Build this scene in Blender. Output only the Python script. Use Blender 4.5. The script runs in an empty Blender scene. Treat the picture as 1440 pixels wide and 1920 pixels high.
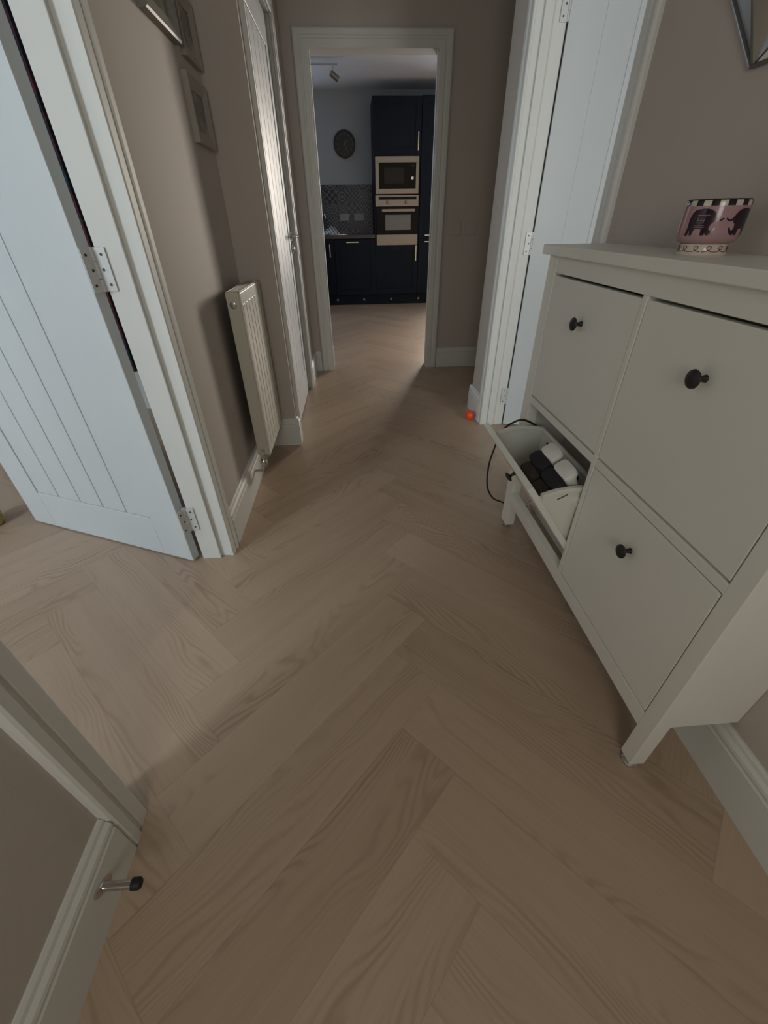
import bpy, bmesh, math, random
from mathutils import Vector, Matrix
random.seed(7)
sc = bpy.context.scene
COL = sc.collection
PI = math.pi

# ---------------------------------------------------------------- camera
CAM_POS = Vector((0, 0, 1.095))
F_PX, PITCH, YAW, ROLL = 772.668, 35.234, 3.517, -0.847
_t, _y, _r = (math.radians(a) for a in (PITCH, YAW, ROLL))
FW = Vector((math.sin(_y)*math.cos(_t), math.cos(_y)*math.cos(_t), -math.sin(_t)))
_r0 = Vector((math.cos(_y), -math.sin(_y), 0)); _u0 = _r0.cross(FW)
RT = _r0*math.cos(_r) + _u0*math.sin(_r)
UP = -_r0*math.sin(_r) + _u0*math.cos(_r)
cam_d = bpy.data.cameras.new('camera'); cam = bpy.data.objects.new('camera', cam_d); COL.objects.link(cam)
cam_d.sensor_fit = 'HORIZONTAL'; cam_d.sensor_width = 36; cam_d.lens = F_PX/1440*36
cam_d.clip_start = 0.02; cam_d.clip_end = 100
M = Matrix((RT, UP, -FW)).transposed().to_4x4(); M.translation = CAM_POS
cam.matrix_world = M
sc.camera = cam

# ---------------------------------------------------------------- world, lights, exposure
sc.view_settings.view_transform = 'Standard'; sc.view_settings.look = 'None'
sc.view_settings.gamma = 1; sc.view_settings.use_curve_mapping = False
sc.view_settings.exposure = 0.0
w = bpy.data.worlds.new('world'); sc.world = w; w.use_nodes = True
w.node_tree.nodes['Background'].inputs[0].default_value = (.55, .68, .9, 1)
w.node_tree.nodes['Background'].inputs[1].default_value = .5

def area(name, loc, direction, sx, sy, power, col):
    d = bpy.data.lights.new(name, 'AREA'); d.shape = 'RECTANGLE'; d.size = sx; d.size_y = sy
    d.energy = power; d.color = col
    o = bpy.data.objects.new(name, d); COL.objects.link(o)
    o.location = loc
    o.rotation_euler = Vector(direction).to_track_quat('-Z', 'Z').to_euler()
    return o
# daylight entering through the windows of each room (behind the camera, to the sides and in the kitchen)
area('daylight_front_room', (-2.97, -1.66, 1.62), (0, 1, 0), .95, 1.15, 94, (.79, .90, 1.0))
area('daylight_kitchen_garden', (2.43, 7.97, 1.3), (0, -1, 0), 1.35, 2.0, 50, (.76, .85, 1.0))
area('daylight_garden_sky', (3.35, 10.6, 1.75), (-3.85, -8.9, -.55), 1.7, 1.9, 520, (1.0, .87, .72))
area('daylight_kitchen_sink', (-1.55, 7.97, 1.6), (0, -1, 0), 1.1, 1.0, 32, (.58, .76, 1.0))
area('daylight_side_room', (2.2, -1.06, 1.45), (0, 1, 0), 1.2, 1.2, 45, (.96, .98, .96))
area('daylight_front_door', (-.17, -1.31, 1.4), (0, 1, 0), .66, 1.0, 10, (.99, .96, .88))

# ---------------------------------------------------------------- materials
def nt(name):
    m = bpy.data.materials.new(name); m.use_nodes = True
    t = m.node_tree
    return m, t, t.nodes['Principled BSDF']
def mat(name, col, rough=.5, metal=0, spec=.5, noise=0, nscale=20, bump=0, bscale=80, stretch=None):
    m, t, b = nt(name)
    b.inputs['Base Color'].default_value = (*col, 1); b.inputs['Roughness'].default_value = rough
    b.inputs['Metallic'].default_value = metal; b.inputs['Specular IOR Level'].default_value = spec
    tc = t.nodes.new('ShaderNodeTexCoord'); src = tc.outputs['Object']
    if stretch:
        mp = t.nodes.new('ShaderNodeMapping'); mp.inputs['Scale'].default_value = stretch
        t.links.new(src, mp.inputs[0]); src = mp.outputs[0]
    n = t.nodes.new('ShaderNodeTexNoise'); n.inputs['Scale'].default_value = nscale; n.inputs['Detail'].default_value = 4
    t.links.new(src, n.inputs['Vector'])
    mx = t.nodes.new('ShaderNodeMix'); mx.data_type = 'RGBA'
    k = max(noise, .01)
    mx.inputs[6].default_value = (*[c*(1-k) for c in col], 1); mx.inputs[7].default_value = (*[min(1, c*(1+k)) for c in col], 1)
    t.links.new(n.outputs[0], mx.inputs[0]); t.links.new(mx.outputs[2], b.inputs['Base Color'])
    if bump:
        n2 = t.nodes.new('ShaderNodeTexNoise'); n2.inputs['Scale'].default_value = bscale; n2.inputs['Detail'].default_value = 5
        t.links.new(src, n2.inputs['Vector'])
        bp = t.nodes.new('ShaderNodeBump'); bp.inputs['Strength'].default_value = bump; bp.inputs['Distance'].default_value = .002
        t.links.new(n2.outputs[0], bp.inputs['Height']); t.links.new(bp.outputs[0], b.inputs['Normal'])
    return m

WALL = mat('wall_paint', (.52, .468, .415), .75, noise=.03, nscale=2, bump=.12, bscale=260)
WHITE = mat('satin_white_paint', (.69, .695, .65), .50, noise=.02, nscale=4, bump=.10, bscale=60, stretch=(1, 1, .12))
DOORW = mat('door_white_paint', (.60, .635, .635), .38, noise=.02, nscale=3, bump=.12, bscale=120, stretch=(1, 1, .08))
CABW = mat('cabinet_white_lacquer', (.78, .77, .70), .45, noise=.02, nscale=5)
PLAST = mat('white_plastic', (.76, .76, .68), .4, noise=.02)
RADW = mat('radiator_enamel', (.54, .53, .43), .3, noise=.02)
CEIL = mat('ceiling_paint', (.72, .73, .75), .85, noise=.02, nscale=3)
KWALL = mat('kitchen_wall_paint', (.40, .43, .45), .8, noise=.03, nscale=2, bump=.1, bscale=200)
NAVY = mat('navy_kitchen_door', (.0022, .0085, .020), .5, spec=.22, noise=.12, nscale=8)
WTOP = mat('dark_laminate_worktop', (.07, .068, .066), .4, noise=.3, nscale=60)
BRASS = mat('brushed_brass', (.80, .72, .52), .3, metal=.9, noise=.05)
STEEL = mat('brushed_steel', (.28, .25, .215), .36, metal=.85, noise=.08, nscale=30, stretch=(1, 1, 30))
CHROME = mat('polished_chrome', (.62, .60, .57), .16, metal=1, noise=.02)
BLKGL = mat('black_glass', (.004, .003, .003), .25, noise=.1, spec=.15)
OVGL = mat('oven_window_glass', (.14, .15, .14), .15, noise=.1, spec=.8)
MWGL = mat('microwave_window_glass', (.022, .020, .018), .3, noise=.1, spec=.2)
BLACK = mat('black_cast_metal', (.012, .012, .014), .38, noise=.3, nscale=60, bump=.2, bscale=200)
RUBBER = mat('black_rubber', (.008, .008, .008), .6, noise=.1)
HINGE = mat('painted_hinge_steel', (.62, .63, .61), .4, metal=.1, noise=.12, nscale=90)
SCREW = mat('dark_screw', (.06, .06, .06), .5, metal=.5, noise=.1)
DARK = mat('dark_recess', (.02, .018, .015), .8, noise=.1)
SILVER = mat('antique_silver_frame', (.24, .23, .20), .5, metal=.25, noise=.35, nscale=90, bump=.3, bscale=300)
MIRR = mat('mirror_glass', (.80, .80, .76), .22, metal=1, noise=.03)
BEAD = mat('dull_silver_bead', (.16, .16, .155), .3, metal=.6, noise=.2)
PFR = mat('greige_picture_frame', (.36, .325, .275), .45, noise=.12, nscale=60)
ORANGE = mat('orange_plastic', (.85, .075, .01), .25, noise=.05)
YELLOW = mat('yellow_ceramic', (.62, .50, .16), .5, noise=.08)
SW = mat('switch_plastic', (.50, .45, .40), .5, noise=.02)
SOCK = mat('socket_plastic', (.32, .33, .34), .4, noise=.03)
CLKF = mat('clock_face_slate', (.035, .036, .036), .5, noise=.5, nscale=14)
CLKR = mat('clock_rim_black', (.010, .011, .012), .4, noise=.1)
CLKM = mat('clock_marker_grey', (.16, .16, .15), .5, noise=.1)
CANV = mat('white_shoe_leather', (.80, .78, .72), .6, noise=.05, bump=.15, bscale=300)
SHBLK = mat('black_shoe_fabric', (.012, .013, .017), .7, noise=.3, nscale=200, bump=.3, bscale=500)
SHBRN = mat('brown_suede', (.050, .036, .027), .85, noise=.3, nscale=90, bump=.3, bscale=400)

def curtain_mat():
    m, t, b = nt('patterned_curtain_fabric')
    tc = t.nodes.new('ShaderNodeTexCoord'); n = t.nodes.new('ShaderNodeTexNoise')
    mp = t.nodes.new('ShaderNodeMapping'); mp.inputs['Scale'].default_value = (2.5, 1, 2.4)
    t.links.new(tc.outputs['Object'], mp.inputs[0]); t.links.new(mp.outputs[0], n.inputs['Vector'])
    n.inputs['Scale'].default_value = 1.7; n.inputs['Detail'].default_value = 6; n.inputs['Roughness'].default_value = .7
    r = t.nodes.new('ShaderNodeValToRGB'); e = r.color_ramp.elements
    e[0].position = .36; e[0].color = (.012, .05, .07, 1); e[1].position = .66; e[1].color = (.20, .16, .14, 1)
    for p, c in ((.44, (.01, .012, .015, 1)), (.50, (.05, .02, .035, 1)), (.56, (.10, .02, .025, 1)), (.61, (.02, .015, .02, 1))):
        x = e.new(p); x.color = c
    t.links.new(n.outputs[0], r.inputs[0]); t.links.new(r.outputs[0], b.inputs['Base Color']); b.inputs['Roughness'].default_value = .9
    return m
CURT = curtain_mat()

class NB:
    """small helper for node maths"""
    def __init__(s, t): s.t = t
    def m(s, op, a, b=None, c=None):
        n = s.t.nodes.new('ShaderNodeMath'); n.operation = op
        for i, v in enumerate((a, b, c)):
            if v is None: continue
            if isinstance(v, (int, float)): n.inputs[i].default_value = v
            else: s.t.links.new(v, n.inputs[i])
        return n.outputs[0]
    def vec(s, x, y, z=0.0):
        n = s.t.nodes.new('ShaderNodeCombineXYZ')
        for i, v in enumerate((x, y, z)):
            if isinstance(v, (int, float)): n.inputs[i].default_value = v
            else: s.t.links.new(v, n.inputs[i])
        return n.outputs[0]
    def noise(s, v, scale, detail=3, rough=.5):
        n = s.t.nodes.new('ShaderNodeTexNoise'); n.inputs['Scale'].default_value = scale
        n.inputs['Detail'].default_value = detail; n.inputs['Roughness'].default_value = rough
        s.t.links.new(v, n.inputs['Vector']); return n.outputs[0]
    def white(s, v):
        n = s.t.nodes.new('ShaderNodeTexWhiteNoise'); n.noise_dimensions = '3D'
        s.t.links.new(v, n.inputs['Vector']); return n.outputs['Value']
    def sel(s, k, a, b):   # k ? b : a
        return s.m('ADD', s.m('MULTIPLY', b, k), s.m('MULTIPLY', a, s.m('SUBTRACT', 1, k)))
    def sstep(s, v, lo, hi):
        n = s.t.nodes.new('ShaderNodeMapRange'); n.interpolation_type = 'SMOOTHSTEP'
        s.t.links.new(v, n.inputs[0]); n.inputs[1].default_value = lo; n.inputs[2].default_value = hi
        return n.outputs[0]
    def mix(s, f, a, b):
        n = s.t.nodes.new('ShaderNodeMix'); n.data_type = 'RGBA'
        if isinstance(f, (int, float)): n.inputs[0].default_value = f
        else: s.t.links.new(f, n.inputs[0])
        for i, v in ((6, a), (7, b)):
            if isinstance(v, tuple): n.inputs[i].default_value = (*v, 1)
            else: s.t.links.new(v, n.inputs[i])
        return n.outputs[2]

def floor_mat():
    m, t, b = nt('herringbone_oak_planks'); N = NB(t); W = .167
    tc = t.nodes.new('ShaderNodeTexCoord'); sx = t.nodes.new('ShaderNodeSeparateXYZ')
    t.links.new(tc.outputs['Object'], sx.inputs[0]); X, Y = sx.outputs[0], sx.outputs[1]
    s2 = 1/math.sqrt(2)
    A = N.m('DIVIDE', N.m('SUBTRACT', N.m('MULTIPLY', N.m('ADD', X, Y), s2), .112), W)
    B = N.m('DIVIDE', N.m('SUBTRACT', N.m('MULTIPLY', N.m('SUBTRACT', Y, X), s2), .677), W)
    fa, fb = N.m('FLOOR', A), N.m('FLOOR', B)
    ra, rb = N.m('SUBTRACT', A, fa), N.m('SUBTRACT', B, fb)
    mm = N.m('FLOORED_MODULO', N.m('ADD', N.m('SUBTRACT', fa, fb), .001), 10)
    mm = N.m('FLOOR', mm)
    V = N.m('GREATER_THAN', mm, 4.5)                    # 1 for planks lying along b
    ida = N.sel(V, N.m('SUBTRACT', fa, mm), fa)
    idb = N.sel(V, fb, N.m('SUBTRACT', fb, N.m('SUBTRACT', 9, mm)))
    u = N.sel(V, N.m('SUBTRACT', A, ida), N.m('SUBTRACT', B, idb))      # 0..5 along the plank
    v = N.sel(V, rb, ra)                                                # 0..1 across
    h = N.white(N.vec(ida, idb, V)); h2 = N.white(N.vec(idb, ida, N.m('ADD', V, 7)))
    um = N.m('ADD', N.m('MULTIPLY', u, W), N.m('MULTIPLY', h, 31)); vm = N.m('ADD', N.m('MULTIPLY', v, W), N.m('MULTIPLY', h2, 17))
    # long arched growth rings
    nA = N.noise(N.vec(N.m('MULTIPLY', um, 1.7), N.m('MULTIPLY', vm, 6.5), h), 1.0, 2.0, .45)
    ring = N.m('SINE', N.m('ADD', N.m('MULTIPLY', nA, 120), N.m('MULTIPLY', vm, 330)))
    ring = N.m('POWER', N.m('MULTIPLY', N.m('ADD', ring, 1), .5), 2.0)
    nM = N.noise(N.vec(N.m('MULTIPLY', um, .9), N.m('MULTIPLY', vm, 9), h2), 1.3, 1.5)
    mask = N.sstep(nM, .42, .70)
    fine = N.noise(N.vec(N.m('MULTIPLY', um, 6), N.m('MULTIPLY', vm, 360), h), 1.0, 3, .65)
    broad = N.noise(N.vec(N.m('MULTIPLY', um, 1.3), N.m('MULTIPLY', vm, 22), h2), 1.0, 3)
    g = N.m('ADD', N.m('MULTIPLY', N.m('MULTIPLY', ring, mask), .46), N.m('MULTIPLY', N.m('SUBTRACT', fine, .5), .50))
    g = N.m('ADD', g, N.m('MULTIPLY', N.m('SUBTRACT', broad, .5), .38))
    g = N.m('ADD', g, N.m('MULTIPLY', N.m('SUBTRACT', h, .5), .34))
    g = N.sstep(g, -.75, 1.25)
    c = N.mix(g, (.55, .415, .298), (.27, .175, .106))
    ev = N.m('MULTIPLY', N.m('MINIMUM', v, N.m('SUBTRACT', 1, v)), W)
    eu = N.m('MULTIPLY', N.m('MINIMUM', u, N.m('SUBTRACT', 5, u)), W)
    e = N.m('MINIMUM', ev, eu)
    seam = N.sstep(e, .0004, .0022)
    c = N.mix(seam, N.mix(.13, c, (.06, .04, .03)), c)
    t.links.new(c, b.inputs['Base Color'])
    rgh = N.m('ADD', .36, N.m('MULTIPLY', g, .12)); t.links.new(rgh, b.inputs['Roughness'])
    bp = t.nodes.new('ShaderNodeBump'); bp.inputs['Strength'].default_value = .22; bp.inputs['Distance'].default_value = .0010
    t.links.new(N.m('SUBTRACT', seam, N.m('MULTIPLY', g, .35)), bp.inputs['Height']); t.links.new(bp.outputs[0], b.inputs['Normal'])
    return m
FLOOR = floor_mat()

def tile_mat():
    m, t, b = nt('patchwork_splashback_tiles'); N = NB(t)
    tc = t.nodes.new('ShaderNodeTexCoord'); sx = t.nodes.new('ShaderNodeSeparateXYZ')
    t.links.new(tc.outputs['Object'], sx.inputs[0]); X, Z = sx.outputs[0], sx.outputs[2]
    T = .165
    a = N.m('DIVIDE', X, T); c = N.m('DIVIDE', Z, T); fa, fc = N.m('FLOOR', a), N.m('FLOOR', c)
    p = N.m('SUBTRACT', N.m('SUBTRACT', a, fa), .5); q = N.m('SUBTRACT', N.m('SUBTRACT', c, fc), .5)
    h = N.white(N.vec(fa, fc, 3)); h2 = N.white(N.vec(fa, fc, 9)); h3 = N.white(N.vec(fa, fc, 12))
    k = N.m('ADD', 2, N.m('FLOOR', N.m('MULTIPLY', h, 2.9)))
    s1 = N.m('SINE', N.m('MULTIPLY', N.m('MULTIPLY', p, k), 2*PI)); s2 = N.m('SINE', N.m('MULTIPLY', N.m('MULTIPLY', q, k), 2*PI))
    chk = N.m('MULTIPLY', s1, s2)
    rad = N.m('SQRT', N.m('ADD', N.m('MULTIPLY', p, p), N.m('MULTIPLY', q, q)))
    rin = N.m('SINE', N.m('MULTIPLY', rad, N.m('ADD', 14, N.m('MULTIPLY', h2, 20))))
    dia = N.m('SINE', N.m('MULTIPLY', N.m('ADD', N.m('ABSOLUTE', p), N.m('ABSOLUTE', q)), N.m('ADD', 12, N.m('MULTIPLY', h3, 16))))
    f = N.sel(N.m('GREATER_THAN', h2, .5), chk, N.sel(N.m('GREATER_THAN', h3, .5), rin, N.m('MULTIPLY', dia, 1)))
    f = N.sstep(f, -.15, .2)
    c0 = N.mix(h3, (.008, .009, .018), (.020, .023, .038)); c1 = N.mix(h2, (.07, .08, .105), (.18, .19, .21))
    col = N.mix(f, c0, c1)
    ed = N.m('MINIMUM', N.m('SUBTRACT', .5, N.m('ABSOLUTE', p)), N.m('SUBTRACT', .5, N.m('ABSOLUTE', q)))
    col = N.mix(N.sstep(ed, .008, .02), (.03, .032, .038), col)
    t.links.new(col, b.inputs['Base Color']); b.inputs['Roughness'].default_value = .35
    return m
TILES = tile_mat()

def ceramic(name, fn, rough=.12):
    m, t, b = nt(name); N = NB(t)
    tc = t.nodes.new('ShaderNodeTexCoord'); sx = t.nodes.new('ShaderNodeSeparateXYZ')
    t.links.new(tc.outputs['Object'], sx.inputs[0])
    col = fn(N, sx.outputs[0], sx.outputs[1], sx.outputs[2])
    t.links.new(col, b.inputs['Base Color']); b.inputs['Roughness'].default_value = rough
    return m
def _stripes(N, X, Y, Z):
    a = N.m('SINE', N.m('MULTIPLY', N.m('ARCTAN2', Y, X), 13))
    return N.mix(N.sstep(a, -.08, .08), (.60, .56, .48), (.012, .008, .012))
POTRIM = ceramic('black_and_white_striped_glaze', _stripes)
POTPINK = ceramic('pink_glaze', lambda N, X, Y, Z: N.mix(N.noise(N.vec(X, Y, Z), 40), (.36, .21, .225), (.45, .28, .295)))
POTCREAM = ceramic('cream_glaze', lambda N, X, Y, Z: N.mix(N.noise(N.vec(X, Y, Z), 60), (.60, .54, .46), (.66, .60, .50)))
POTINK = mat('dark_plum_glaze', (.020, .008, .018), .15, noise=.4, nscale=300)
POTRED = mat('dark_red_glaze', (.20, .025, .03), .2, noise=.1)

def photo_mat(name, c0, c1, sc_):
    m, t, b = nt(name); N = NB(t)
    tc = t.nodes.new('ShaderNodeTexCoord'); n = N.noise(tc.outputs['Object'], sc_, 3)
    t.links.new(N.mix(N.sstep(n, .4, .62), c0, c1), b.inputs['Base Color']); b.inputs['Roughness'].default_value = .12
    return m
PHOTO1 = photo_mat('framed_print_dark', (.03, .03, .025), (.22, .24, .17), 9)
PHOTO2 = photo_mat('framed_print_grey', (.10, .10, .08), (.32, .32, .27), 14)

# ---------------------------------------------------------------- mesh helpers
class MB:
    def __init__(s): s.b = bmesh.new()
    def box(s, x0, x1, y0, y1, z0, z1, bev=0):
        g = bmesh.ops.create_cube(s.b, size=1)
        bmesh.ops.scale(s.b, vec=(x1-x0, y1-y0, z1-z0), verts=g['verts'])
        bmesh.ops.translate(s.b, vec=((x0+x1)/2, (y0+y1)/2, (z0+z1)/2), verts=g['verts'])
        if bev:
            es = list({e for v in g['verts'] for e in v.link_edges})
            bmesh.ops.bevel(s.b, geom=es, offset=bev, segments=2, profile=.6, affect='EDGES')
        return s
    def loft(s, rings, caps=True, closed=True):
        rs = [[s.b.verts.new(p) for p in r] for r in rings]; n = len(rs[0])
        for a, c in zip(rs[:-1], rs[1:]):
            for i in range(n if closed else n-1):
                s.b.faces.new((a[i], a[(i+1) % n], c[(i+1) % n], c[i]))
        if caps:
            s.b.faces.new(rs[0][::-1]); s.b.faces.new(rs[-1])
        return s
    def lathe(s, prof, c=(0, 0, 0), axis='z', seg=32):
        rings = []
        for r, h in prof:
            ring = []
            for k in range(seg):
                a = 2*PI*k/seg; p, q = r*math.cos(a), r*math.sin(a)
                v = {'z': (p, q, h), 'x': (h, p, q), 'y': (p, h, q)}[axis]
                ring.append((c[0]+v[0], c[1]+v[1], c[2]+v[2]))
            rings.append(ring)
        return s.loft(rings)
    def tube(s, pts, r, seg=10, caps=True):
        pts = [Vector(p) for p in pts]; rings = []; prev = None
        for i, p in enumerate(pts):
            d = (pts[min(i+1, len(pts)-1)] - pts[max(i-1, 0)]).normalized()
            if prev is None:
                n = d.orthogonal().normalized()
            else:
                n = (prev - d*prev.dot(d)).normalized()
            prev = n; b2 = d.cross(n)
            rr = r[i] if isinstance(r, (list, tuple)) else r
            rings.append([p + (n*math.cos(2*PI*k/seg) + b2*math.sin(2*PI*k/seg))*rr for k in range(seg)])
        return s.loft(rings, caps)
    def prism(s, poly, f0, f1):
        """poly in 2D; f0/f1 map (a,b) to 3D ends"""
        return s.loft([[f0(a, b) for a, b in poly], [f1(a, b) for a, b in poly]])
    def xf(s, mtx):
        bmesh.ops.transform(s.b, matrix=mtx, verts=s.b.verts); return s
    def build(s, name, m, parent=None, smooth=False, bevel=0, loc=None):
        bmesh.ops.recalc_face_normals(s.b, faces=s.b.faces)
        me = bpy.data.meshes.new(name); s.b.to_mesh(me); s.b.free()
        for mm in (m if isinstance(m, (list, tuple)) else [m]): me.materials.append(mm)
        o = bpy.data.objects.new(name, me); COL.objects.link(o)
        if loc: o.location = loc
        if smooth:
            for p in me.polygons: p.use_smooth = True
            try: me.set_sharp_from_angle(angle=math.radians(35))
            except Exception: pass
        if bevel:
            md = o.modifiers.new('bevel', 'BEVEL'); md.width = bevel; md.segments = 2; md.limit_method = 'ANGLE'; md.angle_limit = math.radians(40)
            md.harden_normals = False
        if parent: o.parent = parent
        return o
def spline(ps, n=12):
    out = []; P = [Vector(p) for p in ps]; P = [P[0]*2-P[1]] + P + [P[-1]*2-P[-2]]
    for i in range(1, len(P)-2):
        for k in range(n):
            t = k/n; a, b_, c, d = P[i-1], P[i], P[i+1], P[i+2]
            out.append(.5*((2*b_)+(c-a)*t+(2*a-5*b_+4*c-d)*t*t+(3*b_-a-3*c+d)*t**3))
    out.append(P[-2]); return out
def empty(name, loc=(0, 0, 0), rz=0):
    o = bpy.data.objects.new(name, None); COL.objects.link(o); o.location = loc; o.rotation_euler = (0, 0, rz); o.empty_display_size = .05
    return o
def tag(o, label, cat, group=None, kind=None):
    o['label'] = label; o['category'] = cat
    if group: o['group'] = group
    if kind: o['kind'] = kind
    return o
def struct(o, label, cat):
    o['label'] = label; o['category'] = cat; o['kind'] = 'structure'; return o
def copy_tree(o, parent=None):
    c = o.copy(); COL.objects.link(c)
    if parent: c.parent = parent
    for ch in [x for x in bpy.data.objects if x.parent == o]: copy_tree(ch, c)
    return c

# ================================================================= the setting
XL, XR = -.54, .80          # hall wall faces
HC, KC = 2.45, 2.56         # ceilings
YB = -1.25
fl = MB().box(-4.4, 3.5, -1.8, 8.1, -.06, 0).build('floor', FLOOR)
struct(fl, 'pale oak herringbone plank floor running from the hall into the kitchen', 'floor')
struct(MB().box(-.70, 2.5, YB-.1, 3.87, HC, HC+.08).build('ceiling', CEIL), 'white hall ceiling above the pictures and doors', 'ceiling')
struct(MB().box(-2.4, 3.4, 3.87, 8.05, KC, KC+.08).build('ceiling', CEIL), 'white kitchen ceiling with the spotlight bar', 'ceiling')
struct(MB().box(-4.4, -.645, -1.8, 3.2, HC, HC+.08).build('ceiling', CEIL), 'white ceiling of the front room behind the open left door', 'ceiling')
struct(MB().box(.93, 3.4, -1.2, 2.75, HC, HC+.08).build('ceiling', CEIL), 'white ceiling of the side room behind the right door', 'ceiling')

O1, O2, OT = .405, 1.31, 2.005     # left opening
D2A, D2B = 2.41, 3.33              # closed door 2
R1, R2 = 1.56, 2.485               # right opening
wl = MB().box(XL-.105, XL, YB, O1, 0, HC).box(XL-.105, XL, O2, 2.31, 0, HC).box(XL-.105, XL, O1, O2, OT, HC)
wl.box(-.66, -.365, 2.31, D2A, 0, HC).box(-.66, -.365, D2B, 3.81, 0, HC).box(-.66, -.365, D2A, D2B, OT, HC).box(-.70, -.66, 2.31, 3.81, 0, HC)
struct(wl.build('wall_left', WALL), 'left hall wall painted warm greige, stepping forward beyond the radiator', 'wall')
wr = MB().box(XR, XR+.13, YB, R1, 0, HC).box(XR, XR+.13, R2, 2.79, 0, HC).box(XR, XR+.13, R1, R2, OT, HC).box(XR+.13, 3.4, 2.67, 2.79, 0, HC)
struct(wr.build('wall_right', WALL), 'right hall wall painted warm greige behind the shoe cabinet', 'wall')
KX0, KX1, KT = -.205, .637, 1.995
we = MB().box(-.70, KX0, 3.81, 3.93, 0, KC).box(KX1, 2.5, 3.81, 3.93, 0, KC).box(KX0, KX1, 3.81, 3.93, KT, KC)
struct(we.build('wall_end', WALL), 'greige wall at the end of the hall around the kitchen doorway', 'wall')
struct(MB().box(2.4, 2.5, 2.79, 3.81, 0, HC).build('wall_side_passage', WALL), 'greige wall closing the passage right of the kitchen doorway', 'wall')
# kitchen shell with window openings
kb = MB().box(-2.3, -2.1, 7.9, 8.02, 0, KC).box(-1.0, 1.75, 7.9, 8.02, 0, KC).box(3.11, 3.4, 7.9, 8.02, 0, KC).box(1.75, 3.11, 7.9, 8.02, 2.3, KC).box(1.75, 3.11, 7.9, 8.02, 0, .25).box(-2.1, -1.0, 7.9, 8.02, 0, 1.1).box(-2.1, -1.0, 7.9, 8.02, 2.1, KC)
struct(kb.build('wall_kitchen_back', KWALL), 'grey blue kitchen back wall behind the clock', 'wall')
struct(MB().box(-2.4, -2.3, 3.93, 8.02, 0, KC).build('wall_kitchen_left', KWALL), 'grey blue kitchen wall left of the sink', 'wall')
struct(MB().box(3.3, 3.4, 3.81, 8.02, 0, KC).build('wall_kitchen_right', KWALL), 'grey blue kitchen wall at the far right, beyond the tall cabinets', 'wall')
struct(MB().box(-2.3, -.70, 3.93, 4.0, 0, KC).build('wall_kitchen_front', KWALL), 'kitchen side of the hall wall left of the doorway', 'wall')
struct(MB().box(2.5, 3.3, 3.81, 3.93, 0, KC).build('wall_kitchen_corner', KWALL), 'kitchen side of the hall wall at the far right', 'wall')
# front room (left) and side room (right)
FR = mat('front_room_wall_paint', (.55, .53, .50), .8, noise=.02)
fr = MB().box(-4.3, -3.45, -1.72, -1.6, 0, HC).box(-2.5, -.645, -1.72, -1.6, 0, HC).box(-3.45, -2.5, -1.72, -1.6, 0, 1.0).box(-3.45, -2.5, -1.72, -1.6, 2.25, HC)
struct(fr.build('wall_front_room_window', FR), 'front room wall with the window that lights the open left door', 'wall')
struct(MB().box(-4.4, -4.3, -1.72, 3.1, 0, HC).build('wall_front_room_left', FR), 'far left wall of the front room', 'wall')
struct(MB().box(-4.3, -.70, 3.0, 3.1, 0, HC).build('wall_front_room_back', FR), 'back wall of the front room behind the patterned curtain', 'wall')
sr = MB().box(.93, 1.6, -1.12, -1.0, 0, HC).box(2.8, 3.3, -1.12, -1.0, 0, HC).box(1.6, 2.8, -1.12, -1.0, 0, .85).box(1.6, 2.8, -1.12, -1.0, 2.05, HC)
struct(sr.build('wall_side_room_window', FR), 'side room wall with the window that lights the right door', 'wall')
struct(MB().box(3.3, 3.4, -1.12, 2.67, 0, HC).build('wall_side_room_right', FR), 'far right wall of the side room', 'wall')
# wall behind the camera with front door opening
fw = MB().box(-.645, -.62, YB-.1, YB, 0, HC).box(.28, .93, YB-.1, YB, 0, HC).box(-.62, .28, YB-.1, YB, 2.02, HC)
struct(fw.build('wall_front', WALL), 'wall around the front door behind the viewer', 'wall')
fd = struct(empty('door_5', (-.62, YB-.07, 0)), 'white front door with a glazed upper half behind the viewer', 'door')
b = MB(); b.box(0, .12, 0, .045, 0, 2.02).box(.78, .9, 0, .045, 0, 2.02).box(.12, .78, 0, .045, 0, .88).box(.12, .78, 0, .045, 1.92, 2.02)
b.build('leaf', DOORW, fd, bevel=.003)

def window(n, x0, x1, z0, z1, at, axis, label):
    o = struct(empty('window_%d' % n, (0, 0, 0)), label, 'window')
    b = MB(); t = .05
    def bx(a0, a1, c0, c1):
        if axis == 'y': b.box(a0, a1, at-.03, at+.03, c0, c1)
        else: b.box(at-.03, at+.03, a0, a1, c0, c1)
    bx(x0, x1, z0, z0+t); bx(x0, x1, z1-t, z1); bx(x0, x0+t, z0+t, z1-t); bx(x1-t, x1, z0+t, z1-t)
    mx = (x0+x1)/2; bx(mx-.025, mx+.025, z0+t, z1-t)
    b.build('window_frame', WHITE, o)
window(1, -3.45, -2.5, 1.0, 2.25, -1.62, 'y', 'white framed window of the front room')
window(2, 1.6, 2.8, .85, 2.05, -1.02, 'y', 'white framed window of the side room')
window(3, -2.1, -1.0, 1.1, 2.1, 7.93, 'y', 'white framed window over the kitchen sink')
window(4, 1.75, 3.11, .25, 2.3, 7.93, 'y', 'tall garden window right of the tall kitchen cabinets')

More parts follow.
